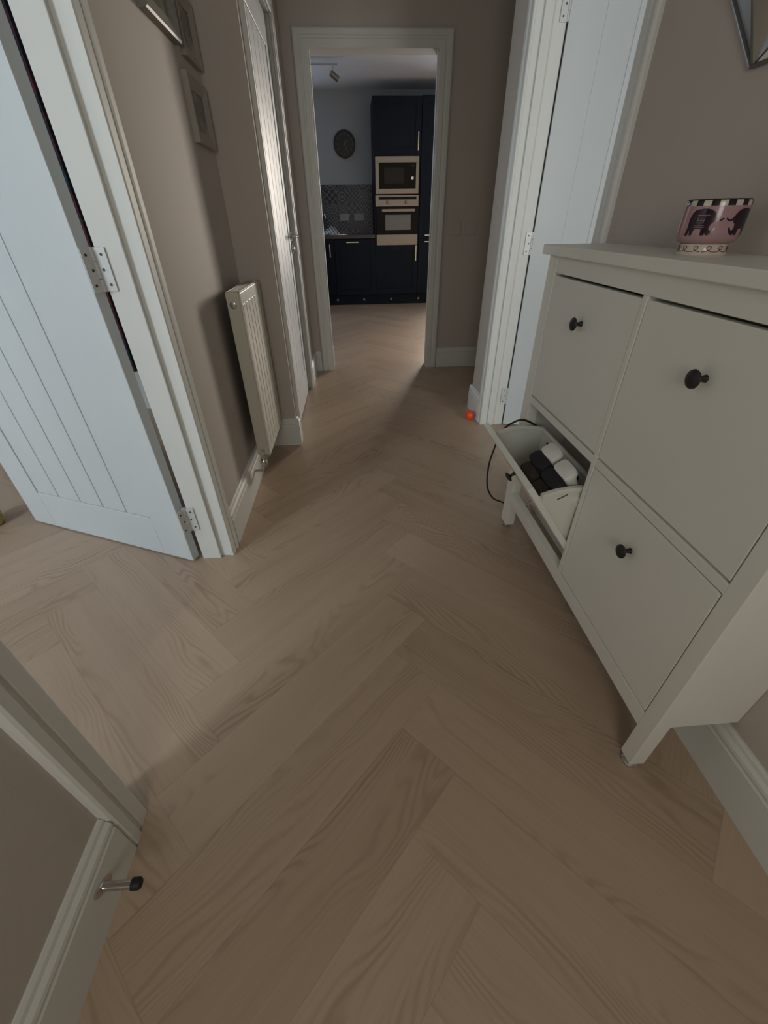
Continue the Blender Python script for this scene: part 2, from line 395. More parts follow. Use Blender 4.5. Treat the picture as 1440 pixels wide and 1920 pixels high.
# ---- mouldings
CAS = [(0, 0), (0, .010), (.004, .013), (.030, .014), (.034, .011), (.040, .011), (.044, .017), (.062, .018), (.067, .015), (.07, .010), (.07, 0)]
def casing(n, a0, a1, top, plane, axis, out, label, width=.07):
    """three mitred boards round an opening a0..a1; axis = direction of the wall, out = sign of the face normal"""
    b = MB(); k = width/.07
    def P(a, d, z): return (a, plane+out*d, z) if axis == 'x' else (plane+out*d, a, z)
    prof = [(u*k, v) for u, v in CAS]
    b.prism(prof, lambda u, v: P(a0-u, v, 0), lambda u, v: P(a0-u, v, top+u))
    b.prism(prof, lambda u, v: P(a1+u, v, 0), lambda u, v: P(a1+u, v, top+u))
    b.prism(prof, lambda u, v: P(a0-u, v, top+u), lambda u, v: P(a1+u, v, top+u))
    return struct(b.build('trim_%d' % n, WHITE), label, 'door trim')
casing(1, .416, 1.298, 1.998, XL, 'y', 1, 'white moulded casing around the open left doorway')
casing(2, D2A+.014, D2B-.014, 1.998, -.365, 'y', 1, 'white moulded casing around the closed left door', .065)
casing(3, R1, R2-.005, 1.998, XR, 'y', -1, 'white moulded casing around the right doorway behind the shoe cabinet')
casing(4, KX0, KX1-.005, 1.985, 3.81, 'x', -1, 'white moulded casing around the kitchen doorway', .09)

def lining(n, boxes, label):
    b = MB()
    for q in boxes: b.box(*q)
    return struct(b.build('trim_%d' % n, WHITE, bevel=.002), label, 'door lining')
lining(5, [(-.648, -.538, .394, .412, 0, OT), (-.648, -.538, 1.300, 1.318, 0, OT), (-.646, -.576, 1.286, 1.300, 0, OT-.02),
           (-.646, -.576, .412, .424, 0, OT-.02), (-.648, -.538, .394, 1.318, 1.995, 2.010)], 'white lining and stops of the open left doorway')
lining(6, [(-.62, -.366, 2.402, 2.42, 0, OT), (-.62, -.366, 3.322, 3.34, 0, OT), (-.62, -.366, 2.402, 3.34, 1.995, 2.01)], 'white lining of the closed left doorway')
lining(7, [(.798, .932, R1-.018, R1-.003, 0, OT), (.798, .932, 2.478, 2.497, 0, OT), (.83, .868, 2.466, 2.478, 0, OT-.02), (.798, .932, R1-.018, 2.497, 1.995, 2.01)],
       'white lining and stop of the right doorway')
lining(8, [(KX0-.018, KX0, 3.808, 3.932, 0, KT), (KX1, KX1+.018, 3.808, 3.932, 0, KT), (KX0-.018, KX1+.018, 3.808, 3.932, 1.985, 2.0),
           (KX0, KX0+.010, 3.83, 3.87, 0, 1.985), (KX1-.010, KX1, 3.83, 3.87, 0, 1.985)], 'white lining and stops of the kitchen doorway')

BP = [(0, 0), (.018, 0), (.018, .118), (.0155, .122), (.0155, .127), (.018, .132), (.0165, .140), (.010, .148), (.008, .156), (.004, .162), (0, .162)]
def base(name, label, segs, m=WHITE):
    b = MB()
    for a0, a1, plane, axis, out in segs:
        def P(a, d, z): return (a, plane+out*d, z) if axis == 'x' else (plane+out*d, a, z)
        b.prism(BP, lambda u, v: P(a0, u, v), lambda u, v: P(a1, u, v))
    return struct(b.build(name, m), label, 'skirting board')
base('baseboard_left_near', 'white skirting board with the metal door stop near the viewer', [(YB, .345, XL, 'y', 1)])
base('baseboard_left_radiator', 'white skirting board under the radiator', [(1.37, 2.31, XL, 'y', 1), (XL+.018, -.3485, 2.31, 'x', -1), (2.2925, 2.352, -.365, 'y', 1)])
base('baseboard_left_far', 'short white skirting board beyond the closed left door', [(3.40, 3.81, -.365, 'y', 1), (-.347, -.30, 3.81, 'x', -1)])
base('baseboard_right', 'long white skirting board under the shoe cabinet', [(YB, 1.488, XR, 'y', -1)])
base('baseboard_right_corner', 'white skirting board wrapping the wall corner beside the orange ball', [(2.552, 2.8075, XR, 'y', -1), (XR-.0165, 2.4, 2.79, 'x', 1)])
base('baseboard_end', 'white skirting board right of the kitchen doorway', [(.725, 2.4, 3.81, 'x', -1)])
struct(MB().box(-.245, -.190, 3.932, 3.952, 0, .172).build('trim_9', WHITE, bevel=.002), 'short white block at the foot of the kitchen door frame', 'door trim')

# ---- doors
LEAF_U = [.141, .261, .385, .501, .62, .742]
def make_leaf(parent, W=.87, H=1.985, T=.035, flip=False):
    """u along +x from hinge, thickness along +y"""
    b = MB(); z0 = .006
    p0, p1, zb, zt = .141, W-.128, .182, H-.135
    b.box(0, p0, 0, T, z0, H).box(p1, W, 0, T, z0, H).box(p0, p1, 0, T, z0, zb).box(p0, p1, 0, T, zt, H)
    n = 5; wd = (p1-p0)/n; g = .0032
    for k in range(n):
        a = p0+k*wd+(g if k else .0); c = p0+(k+1)*wd-(g if k < n-1 else 0)
        b.box(a, c, .0045, T-.0045, zb, zt)
    b.box(p0, p1, .008, T-.008, zb, zt)
    return b.build('leaf', DOORW, parent, bevel=.0022)
def make_handle(parent, u, ty, side, direction=-1):
    """lever handle; side=-1 on y=0 face, +1 on y=T face"""
    y0 = 0 if side < 0 else ty
    s = side
    b = MB(); b.lathe([(.0, 0), (.026, 0), (.026, s*.006), (.022, s*.009), (0, s*.009)], (u, y0, 1.02), 'y', 24)
    b.tube([(u, y0, 1.02), (u, y0+s*.045, 1.02)], .009)
    b.tube([(u+.006*-direction, y0+s*.045, 1.02), (u+direction*.03, y0+s*.05, 1.02), (u+direction*.075, y0+s*.048, 1.021), (u+direction*.118, y0+s*.044, 1.018)], [.010, .009, .008, .0075])
    b.build('handle', CHROME, parent, smooth=True)
    b = MB(); b.lathe([(.0, 0), (.026, 0), (.026, s*.006), (.022, s*.009), (0, s*.009)], (u, y0, .95), 'y', 24)
    b.box(u-.004, u+.004, min(y0+s*.008, y0+s*.022), max(y0+s*.008, y0+s*.022), .938, .962, .001)
    b.build('thumb_turn', CHROME, parent, smooth=True)
def make_hinge(parent, p, zc, d_leaf, d_jamb):
    """knuckle at p (2D, parent space); plates run along the unit directions d_leaf and d_jamb"""
    k = MB()
    for i, (a, c) in enumerate(((-.05, -.021), (-.019, .019), (.021, .05))):
        k.lathe([(0, zc+a), (.0078, zc+a), (.0078, zc+c), (0, zc+c)], (p[0], p[1], 0), 'z', 14)
    h = k.build('hinge', HINGE, parent, smooth=True)
    sm = MB(); pl = MB()
    for d, nrm in (d_leaf, d_jamb):
        d = Vector((*d, 0)).normalized(); n = Vector((*nrm, 0)).normalized(); P0 = Vector((*p, 0))
        ring = [(P0+d*.002+n*0, -1), (P0+d*.034, -1), (P0+d*.034+n*.0022, -1), (P0+d*.002+n*.0022, -1)]
        pl.loft([[(q.x, q.y, zc-.05) for q, _ in ring], [(q.x, q.y, zc+.05) for q, _ in ring]])
        for dz, e in ((-.034, .022), (0, .016), (.034, .022)):
            c = P0+d*e+n*.0024
            x1 = d; rings = []
            for hh in (-.0005, .0006):
                rings.append([tuple(c+n*hh+d*(.0035*math.cos(a))+Vector((0, 0, zc+dz+.0035*math.sin(a)))) for a in [2*PI*j/10 for j in range(10)]])
            sm.loft(rings)
    pl.build('hinge_plate', HINGE, h, bevel=.0006)
    sm.build('screw', SCREW, h)

# door 1: open into the front room, far side hinged
ang1 = math.atan2(.339, -.802)
d1 = struct(empty('door_1', (-.678, 1.269, 0), ang1), 'white boarded door on the left standing wide open', 'door')
lf = make_leaf(d1)
# the leaf's visible face is the one towards the viewer; local +y must point away from the hall
lf.scale = (1, -1, 1); lf.data.flip_normals()
make_handle(d1, .80, 0, 1); make_handle(d1, .80, -.035, -1)
_m = Matrix.Rotation(-ang1, 2)
def loc2(x, y): v = _m @ Vector((x+.678, y-1.269)); return (v.x, v.y)
_dj = _m @ Vector((1, 0)); _nj = _m @ Vector((0, -1))
kp = loc2(-.655, 1.284)
for z in (.197, 1.0, 1.80):
    make_hinge(d1, kp, z, ((0.0, 1), (-1, 0)), ((_dj.x, _dj.y), (_nj.x, _nj.y)))

# door 2: closed, left wall beyond the radiator
d2 = struct(empty('door_2', (-.385, 2.424, 0), PI/2), 'closed white boarded door beyond the radiator with chrome lever handle', 'door')
make_leaf(d2, W=.895); make_handle(d2, .845, 0, -1)
# door 3: open into the side room on the right
ang3 = math.radians(-15)
d3 = struct(empty('door_3', (.934, 2.463, 0), ang3), 'white boarded door on the right behind the shoe cabinet, standing open', 'door')
make_leaf(d3, W=.87); make_handle(d3, .80, 0, -1)
_m = Matrix.Rotation(-ang3, 2)
_dj = _m @ Vector((-1, 0)); _nj = _m @ Vector((0, -1)); kp3 = _m @ Vector((.0, 2.474-2.463))
for z in (.19, .99, 1.80):
    make_hinge(d3, (kp3.x, kp3.y), z, ((0.0, 1), (-1, 0)), ((_dj.x, _dj.y), (_nj.x, _nj.y)))
# door 4: kitchen door folded back inside the kitchen
ang4 = math.radians(112)
d4 = struct(empty('door_4', (-.222, 3.955, 0), ang4), 'white kitchen door folded back beyond the left of the doorway', 'door')
make_leaf(d4, W=.80); make_handle(d4, .74, 0, -1)
for z in (.20, 1.0, 1.81):
    h = MB(); h.lathe([(0, z-.05), (.0065, z-.05), (.0065, z+.05), (0, z+.05)], (.008, -.004, 0), 'z', 12)
    h.build('hinge', HINGE, d4, smooth=True)

# ================================================================= shoe cabinet
CXF = .605
cab = tag(empty('shoe_cabinet', (.70, .92, 0)), 'white lacquered shoe cabinet with four tilting doors against the right wall', 'cabinet')
CO = Vector((.70, .92, 0))
def cpart(b, name, m=CABW, **k):
    o = b.build(name, m, None, **k); o.location = -CO; o.parent = cab; return o
cpart(MB().box(.591, .799, .386, 1.462, 1.006, 1.031), 'top', bevel=.002)
LEGS = [(.416, .453), (1.375, 1.432)]
for y0, y1 in LEGS:
    l = MB(); g = .004
    l.loft([[(CXF+g, y0+g, .017), (.642-g, y0+g, .017), (.642-g, y1-g, .017), (CXF+g, y1-g, .017)],
            [(CXF, y0, .024), (.642, y0, .024), (.642, y1, .024), (CXF, y1, .024)], [(CXF, y0, 1.006), (.642, y0, 1.006), (.642, y1, 1.006), (CXF, y1, 1.006)]])
    lo = cpart(l, 'leg', bevel=.0015)
    yc = (y0+y1)/2
    f = MB(); f.lathe([(0, 0), (.017, 0), (.0185, .004), (.0185, .008), (.012, .012), (.006, .013), (.006, .018), (0, .018)], (.622, yc, 0), 'z', 24)
    fo = f.build('foot', CHROME, lo, smooth=True)
cpart(MB().box(.642, .799, .419, .437, .184, 1.006), 'side_panel', bevel=.001)
cpart(MB().box(.642, .799, 1.411, 1.429, .184, 1.006), 'side_panel', bevel=.001)
cpart(MB().box(CXF, .625, .453, 1.375, .963, 1.006), 'top_rail', bevel=.001)
cpart(MB().box(CXF, .625, .453, 1.375, .567, .590), 'middle_rail', bevel=.001)
cpart(MB().box(CXF, .630, .453, 1.375, .140, .187), 'bottom_rail', bevel=.001)
cpart(MB().box(CXF-.0006, .625, .905, .921, .187, .963), 'centre_post', bevel=.001)
cpart(MB().box(.626, .783, .905, .921, .187, 1.0), 'divider', bevel=.001)
cpart(MB().box(.785, .791, .437, 1.411, .187, 1.0), 'back_panel')
cpart(MB().box(.784, .786, 1.16, 1.162, .187, .56), 'panel_seam', DARK)

def knob_bm():
    return MB().lathe([(0, -.002), (.0075, -.002), (.0062, .003), (.0048, .008), (.0046, .014), (.0075, .0175), (.0150, .0200), (.0168, .0225), (.0160, .0255), (.0110, .0285), (.005, .030), (0, .0302)], (0, 0, 0), 'z', 28)
knob_mesh = None
def flap(y0, y1, z0, z1, tilt=0.0):
    """door pivoting about its bottom edge"""
    global knob_mesh
    piv = empty('door', (CXF+.001-CO.x, 0-CO.y, z0)); piv.parent = cab
    H = z1-z0
    bpy.data.objects.remove(piv)
    b = MB().box(0, .018, y0, y1, .001, H)
    o = b.build('door', CABW, cab, bevel=.0014)
    o.location = Vector((CXF+.001, 0, z0)) - CO; o.rotation_euler = (0, -tilt, 0)
    k = MB() if False else knob_bm()
    k.xf(Matrix.Translation((0, (y0+y1)/2, H-.092)) @ Matrix.Rotation(-PI/2, 4, 'Y'))
    k.build('knob', BLACK, o, smooth=True)
    return o
GAP = .0025
flap(.921+GAP, 1.375-GAP, .594, .956)
flap(.453+GAP, .905-GAP, .594, .956)
flap(.453+GAP, .905-GAP, .191, .563)
TILT = math.radians(35.3)
op = flap(.921+GAP, 1.375-GAP, .191, .563, TILT)
OPX, OPZ = .6655, .184
op.location = Vector((OPX, 0, OPZ)) - CO
# shoe bin on the back of the open door, in the door's own frame: x inward, z up the door
def W2L(x, z):
    dx, dz = x-OPX, z-OPZ; c, q = math.cos(TILT), math.sin(TILT)
    return (dx*c+dz*q, -dx*q+dz*c)
BCX, BCZ, RB = .600, .235, .247
def fan(r, n=16, a0=math.radians(-24), a1=math.radians(15.5)):
    return [W2L(BCX+r*math.sin(a0+(a1-a0)*i/n), BCZ+r*math.cos(a0+(a1-a0)*i/n)) for i in range(n+1)]
arc = fan(RB); last = arc[-1]
low = W2L(.676, .215)
for ya, yb in ((.936, .9395), (1.3565, 1.360)):
    poly = [(.018, .03), (.018, max(arc[0][1], .2))] + [q for q in arc if q[0] > .0185] + [low]
    MB().prism(poly, lambda a, c: (a, ya, c), lambda a, c: (a, yb, c)).build('bin_side', PLAST, op, bevel=.001)
for ya, yb in ((.930, .9445), (1.3515, 1.366)):
    p = [q for q in fan(RB+.003) if q[0] > .018]; q_ = [q for q in fan(RB-.010) if q[0] > .018][::-1]
    MB().prism(p+q_, lambda a, c: (a, ya, c), lambda a, c: (a, yb, c)).build('bin_rim', PLAST, op, bevel=.0015)
def off(p, q, t):
    d = Vector((q[0]-p[0], q[1]-p[1])).normalized(); return (p[0]+d.y*t, p[1]-d.x*t), (q[0]+d.y*t, q[1]-d.x*t)
a_, b_ = off(low, last, .003)
MB().prism([low, last, b_, a_], lambda a, c: (a, .938, c), lambda a, c: (a, 1.358, c)).build('bin_back', PLAST, op, bevel=.001)
a_, b_ = off((.018, .03), low, .003)
MB().prism([(.018, .03), low, b_, a_], lambda a, c: (a, .938, c), lambda a, c: (a, 1.358, c)).build('bin_floor', PLAST, op, bevel=.001)
MB().tube([(last[0], .934, last[1]-.004), (last[0], 1.362, last[1]-.004)], .008, 14).build('bin_rail', PLAST, op, smooth=True)
for yc in (1.08, 1.27):
    d_ = Vector((low[0]-last[0], low[1]-last[1])).normalized()
    c = Vector(last)+d_*.036
    MB().prism([(c.x-.0035, c.y-.005), (c.x+.003, c.y-.007), (c.x+.003, c.y+.009), (c.x-.0035, c.y+.007)], lambda a, z: (a, yc-.026, z), lambda a, z: (a, yc+.026, z)).build('bin_slot', DARK, op)
MB().tube([W2L(.575, .466)[0:1] and (W2L(.575, .462)[0], .9345, W2L(.575, .462)[1]), (W2L(.548, .446)[0], .9345, W2L(.548, .446)[1])], .0012, 6).build('bin_clip', DARK, op)
c0 = W2L(.612, .435)
MB().lathe([(0, .929), (.016, .929), (.018, .936), (0, .936)], (c0[0], 0, c0[1]), 'y', 20).build('bin_boss', PLAST, op, smooth=True)

# ---- trainers in the open bin (heel up, sole towards the back)
def shoe_section(hw, s0, s1, n=18):
    return [(s0+(s1-s0)*.5*(1-math.cos(2*PI*k/n)), hw*math.sin(2*PI*k/n)) for k in range(n)]
def trainer(y, top, label, lean=0.0):
    root = tag(empty('trainer', (.0, y, 0)), label, 'shoe', 'trainers standing in the open shoe drawer')
    # local frame: x = thickness (towards the wall), z = along the shoe
    def solid(name, layers, m):
        b = MB(); rings = []
        for z, s0, s1, hw, pw in layers:
            ring = []
            for k in range(24):
                a = 2*PI*k/24; ca, sa = math.cos(a), math.sin(a)
                ring.append((s0+(s1-s0)*.5*(1+math.copysign(abs(ca)**pw, ca)), hw*math.copysign(abs(sa)**pw, sa), z))
            rings.append(ring)
        b.loft(rings); return b.build(name, m, root, smooth=True)
    L = -.20
    solid('sole', [(L, .076, .108, .026, .5), (L+.10, .076, .110, .032, .5), (-.06, .074, .106, .033, .5), (-.028, .073, .112, .037, .5), (-.008, .073, .121, .043, .45), (-.001, .076, .120, .041, .5), (.002, .083, .113, .032, .7)], CANV)
    solid('upper', [(L, .032, .078, .034, .6), (-.10, .031, .079, .045, .6), (-.045, .031, .080, .049, .55), (-.012, .032, .079, .049, .5), (-.003, .034, .078, .046, .55), (.0, .042, .074, .036, .7)], SHBLK)
    solid('tongue', [(L+.02, .004, .036, .028, .5), (-.09, -.004, .035, .042, .4), (-.028, -.004, .035, .046, .35), (-.020, -.002, .034, .044, .4), (-.017, .004, .031, .037, .6)], SHBRN)
    root.location = (top[0], y, top[1]); root.rotation_euler = (0, -TILT+lean, 0)
    return root
trainer(.995, (.500, .455), 'black and brown trainer with white heel sole, nearer of the pair in the open drawer')
trainer(1.096, (.500, .462), 'black and brown trainer with white heel sole, farther of the pair in the open drawer', .03)

# ---- black cable looping out of the open drawer
cable_pts = [(.745, 1.30, .40), (.712, 1.352, .428), (.655, 1.362, .472), (.594, 1.366, .503), (.560, 1.385, .484), (.540, 1.42, .436), (.540, 1.47, .343), (.530, 1.475, .27),
             (.531, 1.475, .194), (.543, 1.475, .14), (.570, 1.475, .097), (.604, 1.478, .076), (.66, 1.485, .05), (.74, 1.49, .03)]
tag(MB().tube(spline(cable_pts), .0036, 8).build('cable', RUBBER, smooth=True), 'thin black cable looping out beside the open shoe drawer', 'cable')

# ---- painted ceramic pot on the cabinet
pot = tag(empty('candle_pot', (.706, .935, 1.031)), 'pink ceramic pot painted with elephants on the shoe cabinet', 'pot')
RBD = .0535
MB().lathe([(0, .0), (.043, 0), (.0445, .002), (.0415, .006), (.0405, .014), (.0415, .0195), (0, .0195)], seg=48).build('foot', POTCREAM, pot, smooth=True)
MB().lathe([(.0, .0195), (.040, .0195), (.0475, .0225), (.0520, .029), (RBD, .038), (RBD, .0795), (.050, .0795), (.050, .03), (0, .027)], seg=64).build('body', POTPINK, pot, smooth=True)
MB().lathe([(.050, .0795), (RBD, .0795), (RBD, .0850), (.0528, .0875), (.051, .0890), (.0495, .0880), (.0495, .0795)], seg=78).build('rim', POTRIM, pot, smooth=True)
MB().tube([(.0515*math.cos(2*PI*k/48), .0515*math.sin(2*PI*k/48), .0888) for k in range(49)], .0012, 8).build('rim_line', POTINK, pot, smooth=True)
def inside(p, poly):
    x, y = p; r = False; j = len(poly)-1
    for i in range(len(poly)):
        xi, yi = poly[i]; xj, yj = poly[j]
        if (yi > y) != (yj > y) and x < (xj-xi)*(y-yi)/(yj-yi)+xi: r = not r
        j = i
    return r
def decal(polys, a0, flip, m, name, R=RBD, res=.0006, zoff=0):
    b = MB(); xs = [p[0] for q in polys for p in q]; ys = [p[1] for q in polys for p in q]
    nx = int((max(xs)-min(xs))/res)+1; ny = int((max(ys)-min(ys))/res)+1
    vm = {}
    def vt(i, j):
        if (i, j) not in vm:
            x = (min(xs)+i*res)*(-1 if flip else 1); a = a0+x/R
            vm[i, j] = b.b.verts.new((math.cos(a)*(R+.0003), math.sin(a)*(R+.0003), min(ys)+j*res+zoff))
        return vm[i, j]
    for i in range(nx):
        for j in range(ny):
            c = (min(xs)+(i+.5)*res, min(ys)+(j+.5)*res)
            if any(inside(c, q) for q in polys): b.b.faces.new((vt(i, j), vt(i+1, j), vt(i+1, j+1), vt(i, j+1)))
    return b.build(name, m, pot)
mm_ = .001
ele = [[(-19, 62), (-15, 67.5), (-8, 69), (2, 69.5), (9, 68), (14, 65), (17, 60), (18, 55), (16, 51), (13, 49), (12, 44), (10, 40), (8, 34), (3, 34), (2, 42), (-4, 43), (-8, 42), (-10, 34), (-14, 34), (-15, 41), (-17, 33.5), (-21.5, 33.5), (-20, 46), (-21, 55)],
       [(15, 57), (19, 53), (24, 52.5), (29, 55.5), (28, 57.5), (23.5, 55), (20, 56), (17, 60)], [(11, 44), (15, 40), (19.5, 45), (21.5, 43.5), (16.5, 35.5), (12, 34), (9, 36)]]
ele = [[(x*mm_*1.17, (z-34)*mm_*1.17+.034) for x, z in q] for q in ele]
camang = math.atan2(-.935, -.706)
decal(ele, camang-.30, False, POTINK, 'elephant_motif')
decal(ele, camang+1.02, True, POTINK, 'elephant_motif')
decal(ele, camang+2.4, False, POTINK, 'elephant_motif')
for g_i, aa in ((0, camang-.30),):
    b = MB()
    for row, (z, x0, x1) in enumerate(((.0655, -.010, .010), (.0575, -.008, .003), (.0535, -.008, .003), (.0495, -.012, .006), (.0465, -.012, .006))):
        b.tube([(math.cos(aa+x/RBD)*(RBD+.0005), math.sin(aa+x/RBD)*(RBD+.0005), z) for x in [x0+(x1-x0)*i/8 for i in range(9)]], .00035, 6)
    for x in (-.008, .003):
        b.tube([(math.cos(aa+x/RBD)*(RBD+.0005), math.sin(aa+x/RBD)*(RBD+.0005), z) for z in (.0535, .0655)], .00035, 6)
    b.build('saddle_cloth', POTPINK, pot)
b = MB(); seq = []
for i in range(12*26):
    t_ = i/26; a = camang+(t_/12)*2*PI
    ph = 2*PI*t_; seq.append((math.cos(a+.2*math.sin(ph))*.0416, math.sin(a+.2*math.sin(ph))*.0416, .0118-.0048*math.cos(ph)))
b.tube(seq, .0006, 6); b.build('loop_border', POTRED, pot)

# ---- octagonal facetted mirror on the right wall
mir = tag(empty('wall_mirror', (XR, .935, 1.729)), 'facetted silver mirror hanging on the right wall above the pink pot', 'mirror')
er = .165/math.sin(PI/8); ring = []
def oc(r, k, d): a = PI/8+k*PI/4; return (-d, r*math.cos(a), r*math.sin(a))
# lower far corner of the frame points down the hall
fr_b = MB(); n = 8
fac = MB()
for k in range(8):
    a0 = PI/8+k*PI/4; a1 = a0+PI/4; am = (a0+a1)/2
    o0, o1 = oc(er, k, .004), oc(er, k+1, .004)
    i0, i1 = oc(er*.62, k, .012), oc(er*.62, k+1, .012)
    md = (-.036, er*.80*math.cos(am)*math.cos(PI/8)*1.02, er*.80*math.sin(am)*math.cos(PI/8)*1.02)
    for tri in ((o0, o1, md), (o1, i1, md), (i1, i0, md), (i0, o0, md)):
        fac.b.faces.new([fac.b.verts.new(p) for p in tri])
fac.build('facet_ring', MIRR, mir)
MB().loft([[oc(er*.62, k, .010) for k in range(8)], [oc(er*.62, k, .013) for k in range(8)]]).build('glass', MIRR, mir)
MB().loft([[oc(er+.002, k, 0) for k in range(8)], [oc(er+.002, k, .004) for k in range(8)]]).build('backing', BLACK, mir)
eb = MB()
for k in range(8):
    eb.tube([oc(er, k, .006), oc(er, k+1, .006)], .0035, 8)
    am = PI/8+k*PI/4+PI/8; md = (-.036, er*.80*math.cos(am)*math.cos(PI/8)*1.02, er*.80*math.sin(am)*math.cos(PI/8)*1.02)
    for q in (k, k+1): eb.tube([oc(er, q, .005), md], .0016, 6)
eb.build('edge_bead', BEAD, mir)

# ================================================================= radiator
rad = tag(empty('radiator', (-.467, 2.04, 0)), 'white panel radiator on the left wall before the closed door', 'radiator')
ro = Vector((-.467, 2.04, 0))
RX0, RX1, RY0, RY1, RZ0, RZ1 = -.494, -.438, 1.835, 2.262, .165, .876
def rpart(b, name, m=RADW, **k):
    o = b.build(name, m, rad, **k); o.location = -ro; return o
b = MB(); b.box(RX1-.010, RX1, RY0+.004, RY1-.004, RZ0, RZ1-.004, .003)
nrib = 7
for i in range(nrib):
    yc = RY0+.035+(RY1-RY0-.07)*i/(nrib-1); b.box(RX1-.002, RX1+.0015, yc-.018, yc+.018, RZ0+.035, RZ1-.045, .002)
rpart(b, 'front_panel', bevel=.001)
rpart(MB().box(RX0, RX1-.006, RY0, RY0+.003, RZ0+.01, RZ1, .001), 'end_cap', bevel=.001)
rpart(MB().box(RX0, RX1-.006, RY1-.003, RY1, RZ0+.01, RZ1, .001), 'end_cap', bevel=.001)
b = MB()
for i in range(5):
    x = RX0+.004+i*.0085; b.box(x, x+.003, RY0+.02, RY1-.02, RZ1-.006, RZ1-.001)
b.box(RX0, RX1-.004, RY0+.003, RY0+.02, RZ1-.006, RZ1).box(RX0, RX1-.004, RY1-.02, RY1-.003, RZ1-.006, RZ1)
b.box(RX0, RX0+.004, RY0+.003, RY1-.003, RZ1-.02, RZ1).box(RX1-.012, RX1-.004, RY0+.003, RY1-.003, RZ1-.02, RZ1)
rpart(b, 'top_grille', bevel=.0006)
rpart(MB().box(RX0+.006, RX1-.014, RY0+.006, RY1-.006, RZ0+.02, RZ1-.02), 'fins', DARK)
b = MB().lathe([(0, 0), (.0135, 0), (.0135, -.004), (.0105, -.006), (.0085, -.006), (.0085, -.010), (.005, -.0105), (0, -.0105)], (-.470, RY0, RZ1-.045), 'y', 24)
rpart(b, 'bleed_plug', CHROME, smooth=True)
b = MB().tube([(-.470, RY0+.02, RZ0+.028), (-.470, RY0-.028, RZ0+.028)], .011, 16).tube(spline([(-.470, RY0-.02, RZ0+.03), (-.470, RY0-.02, .12), (-.490, RY0-.02, .100), (-.521, RY0-.02, .098)], 6), .0075, 14)
b.lathe([(0, .115), (.014, .115), (.017, .127), (.017, .150), (.012, .158), (0, .158)], (-.470, RY0-.02, 0), 'z', 20)
rpart(b, 'valve', CHROME, smooth=True)
for zc in (RZ0+.12, RZ1-.12):
    rpart(MB().box(XL+.001, RX0+.004, RY0+.24, RY0+.26, zc-.03, zc+.03), 'bracket', RADW)
for i in range(6):
    yc = RY0+.06+i*.062; rpart(MB().box(RX1-.0005, RX1+.0012, yc-.006, yc+.006, RZ0+.006, RZ0+.024, .0005), 'vent_slot', PLAST)

# ================================================================= pictures on the left wall
def picture(y0, y1, z0, z1, fwid, m, print_m, label, mount=True, depth=.02):
    root = tag(empty('picture_frame', (XL, (y0+y1)/2, z0)), label, 'picture', 'framed pictures on the left wall')
    hw, hh = (y1-y0)/2, z1-z0
    b = MB()
    pr_ = [(0, 0), (0, depth*.9), (fwid*.15, depth), (fwid*.75, depth*.62), (fwid, depth*.45), (fwid, 0)]
    cs = [(-hw, 0), (hw, 0), (hw, hh), (-hw, hh)]; sg = [(1, 1), (-1, 1), (-1, -1), (1, -1)]
    for i in range(4):
        j = (i+1) % 4
        b.prism(pr_, lambda u, v: (v, cs[i][0]+sg[i][0]*u, cs[i][1]+sg[i][1]*u), lambda u, v: (v, cs[j][0]+sg[j][0]*u, cs[j][1]+sg[j][1]*u))
    b.build('frame', m, root)
    MB().box(.001, .007, -hw+fwid*.9, hw-fwid*.9, fwid*.9, hh-fwid*.9).build('mount' if mount else 'print', PLAST if mount else print_m, root)
    if mount:
        k = fwid+.035
        MB().box(.002, .0078, -hw+k, hw-k, k, hh-k).build('print', print_m, root)
    return root
picture(1.735, 2.035, 1.575, 2.0, .045, SILVER, PHOTO1, 'ornate silver picture frame, highest and nearest of the three on the left wall', False, .026)
picture(2.085, 2.285, 1.565, 1.735, .034, PFR, PHOTO2, 'pale picture frame, the middle one beside the ornate silver frame', False)
picture(2.035, 2.265, 1.335, 1.52, .038, PFR, PHOTO2, 'pale picture frame, lowest of the three on the left wall', False)

# ================================================================= small hall things
ds = tag(empty('door_stop', (-.522, .262, .085)), 'chrome door stop with black tip on the near left skirting board', 'door stop')
b = MB(); rg = []
for h, s in ((0, 1), (.003, 1), (.005, .85)):
    rg.append([(h, .011*s*math.cos(2*PI*k/24), .026*s*math.sin(2*PI*k/24)) for k in range(24)])
b.loft(rg).xf(Matrix.Rotation(math.radians(50), 4, 'X')); b.build('plate', CHROME, ds, smooth=True)
MB().lathe([(0, 0), (.0095, .0), (.0085, .006), (.0075, .012), (.0085, .055), (0, .055)], axis='x', seg=24).build('stem', CHROME, ds, smooth=True)
MB().lathe([(0, .055), (.0100, .055), (.0100, .068), (.008, .071), (0, .071)], axis='x', seg=24).build('rubber_tip', RUBBER, ds, smooth=True)

bl = MB(); bmesh.ops.create_uvsphere(bl.b, u_segments=32, v_segments=20, radius=.030)
for v in bl.b.verts:
    a = math.atan2(v.co.y, v.co.x); v.co *= 1+.012*math.cos(6*a)*(1-abs(v.co.z)/.03)
tag(bl.build('ball', ORANGE, smooth=True, loc=(.742, 2.575, .030)), 'small orange plastic ball on the floor by the right doorway', 'ball')

yp = MB().lathe([(0, 0), (.040, 0), (.046, .006), (.043, .012), (.050, .020), (.046, .026), (.053, .034), (.049, .040), (.056, .048), (.052, .055), (.050, .062), (.044, .062), (.040, .01), (0, .01)], seg=32)
tag(yp.build('ribbed_pot', YELLOW, smooth=True, loc=(-1.668, 1.60, 0)), 'small ribbed yellow pot on the floor at the left edge', 'pot')

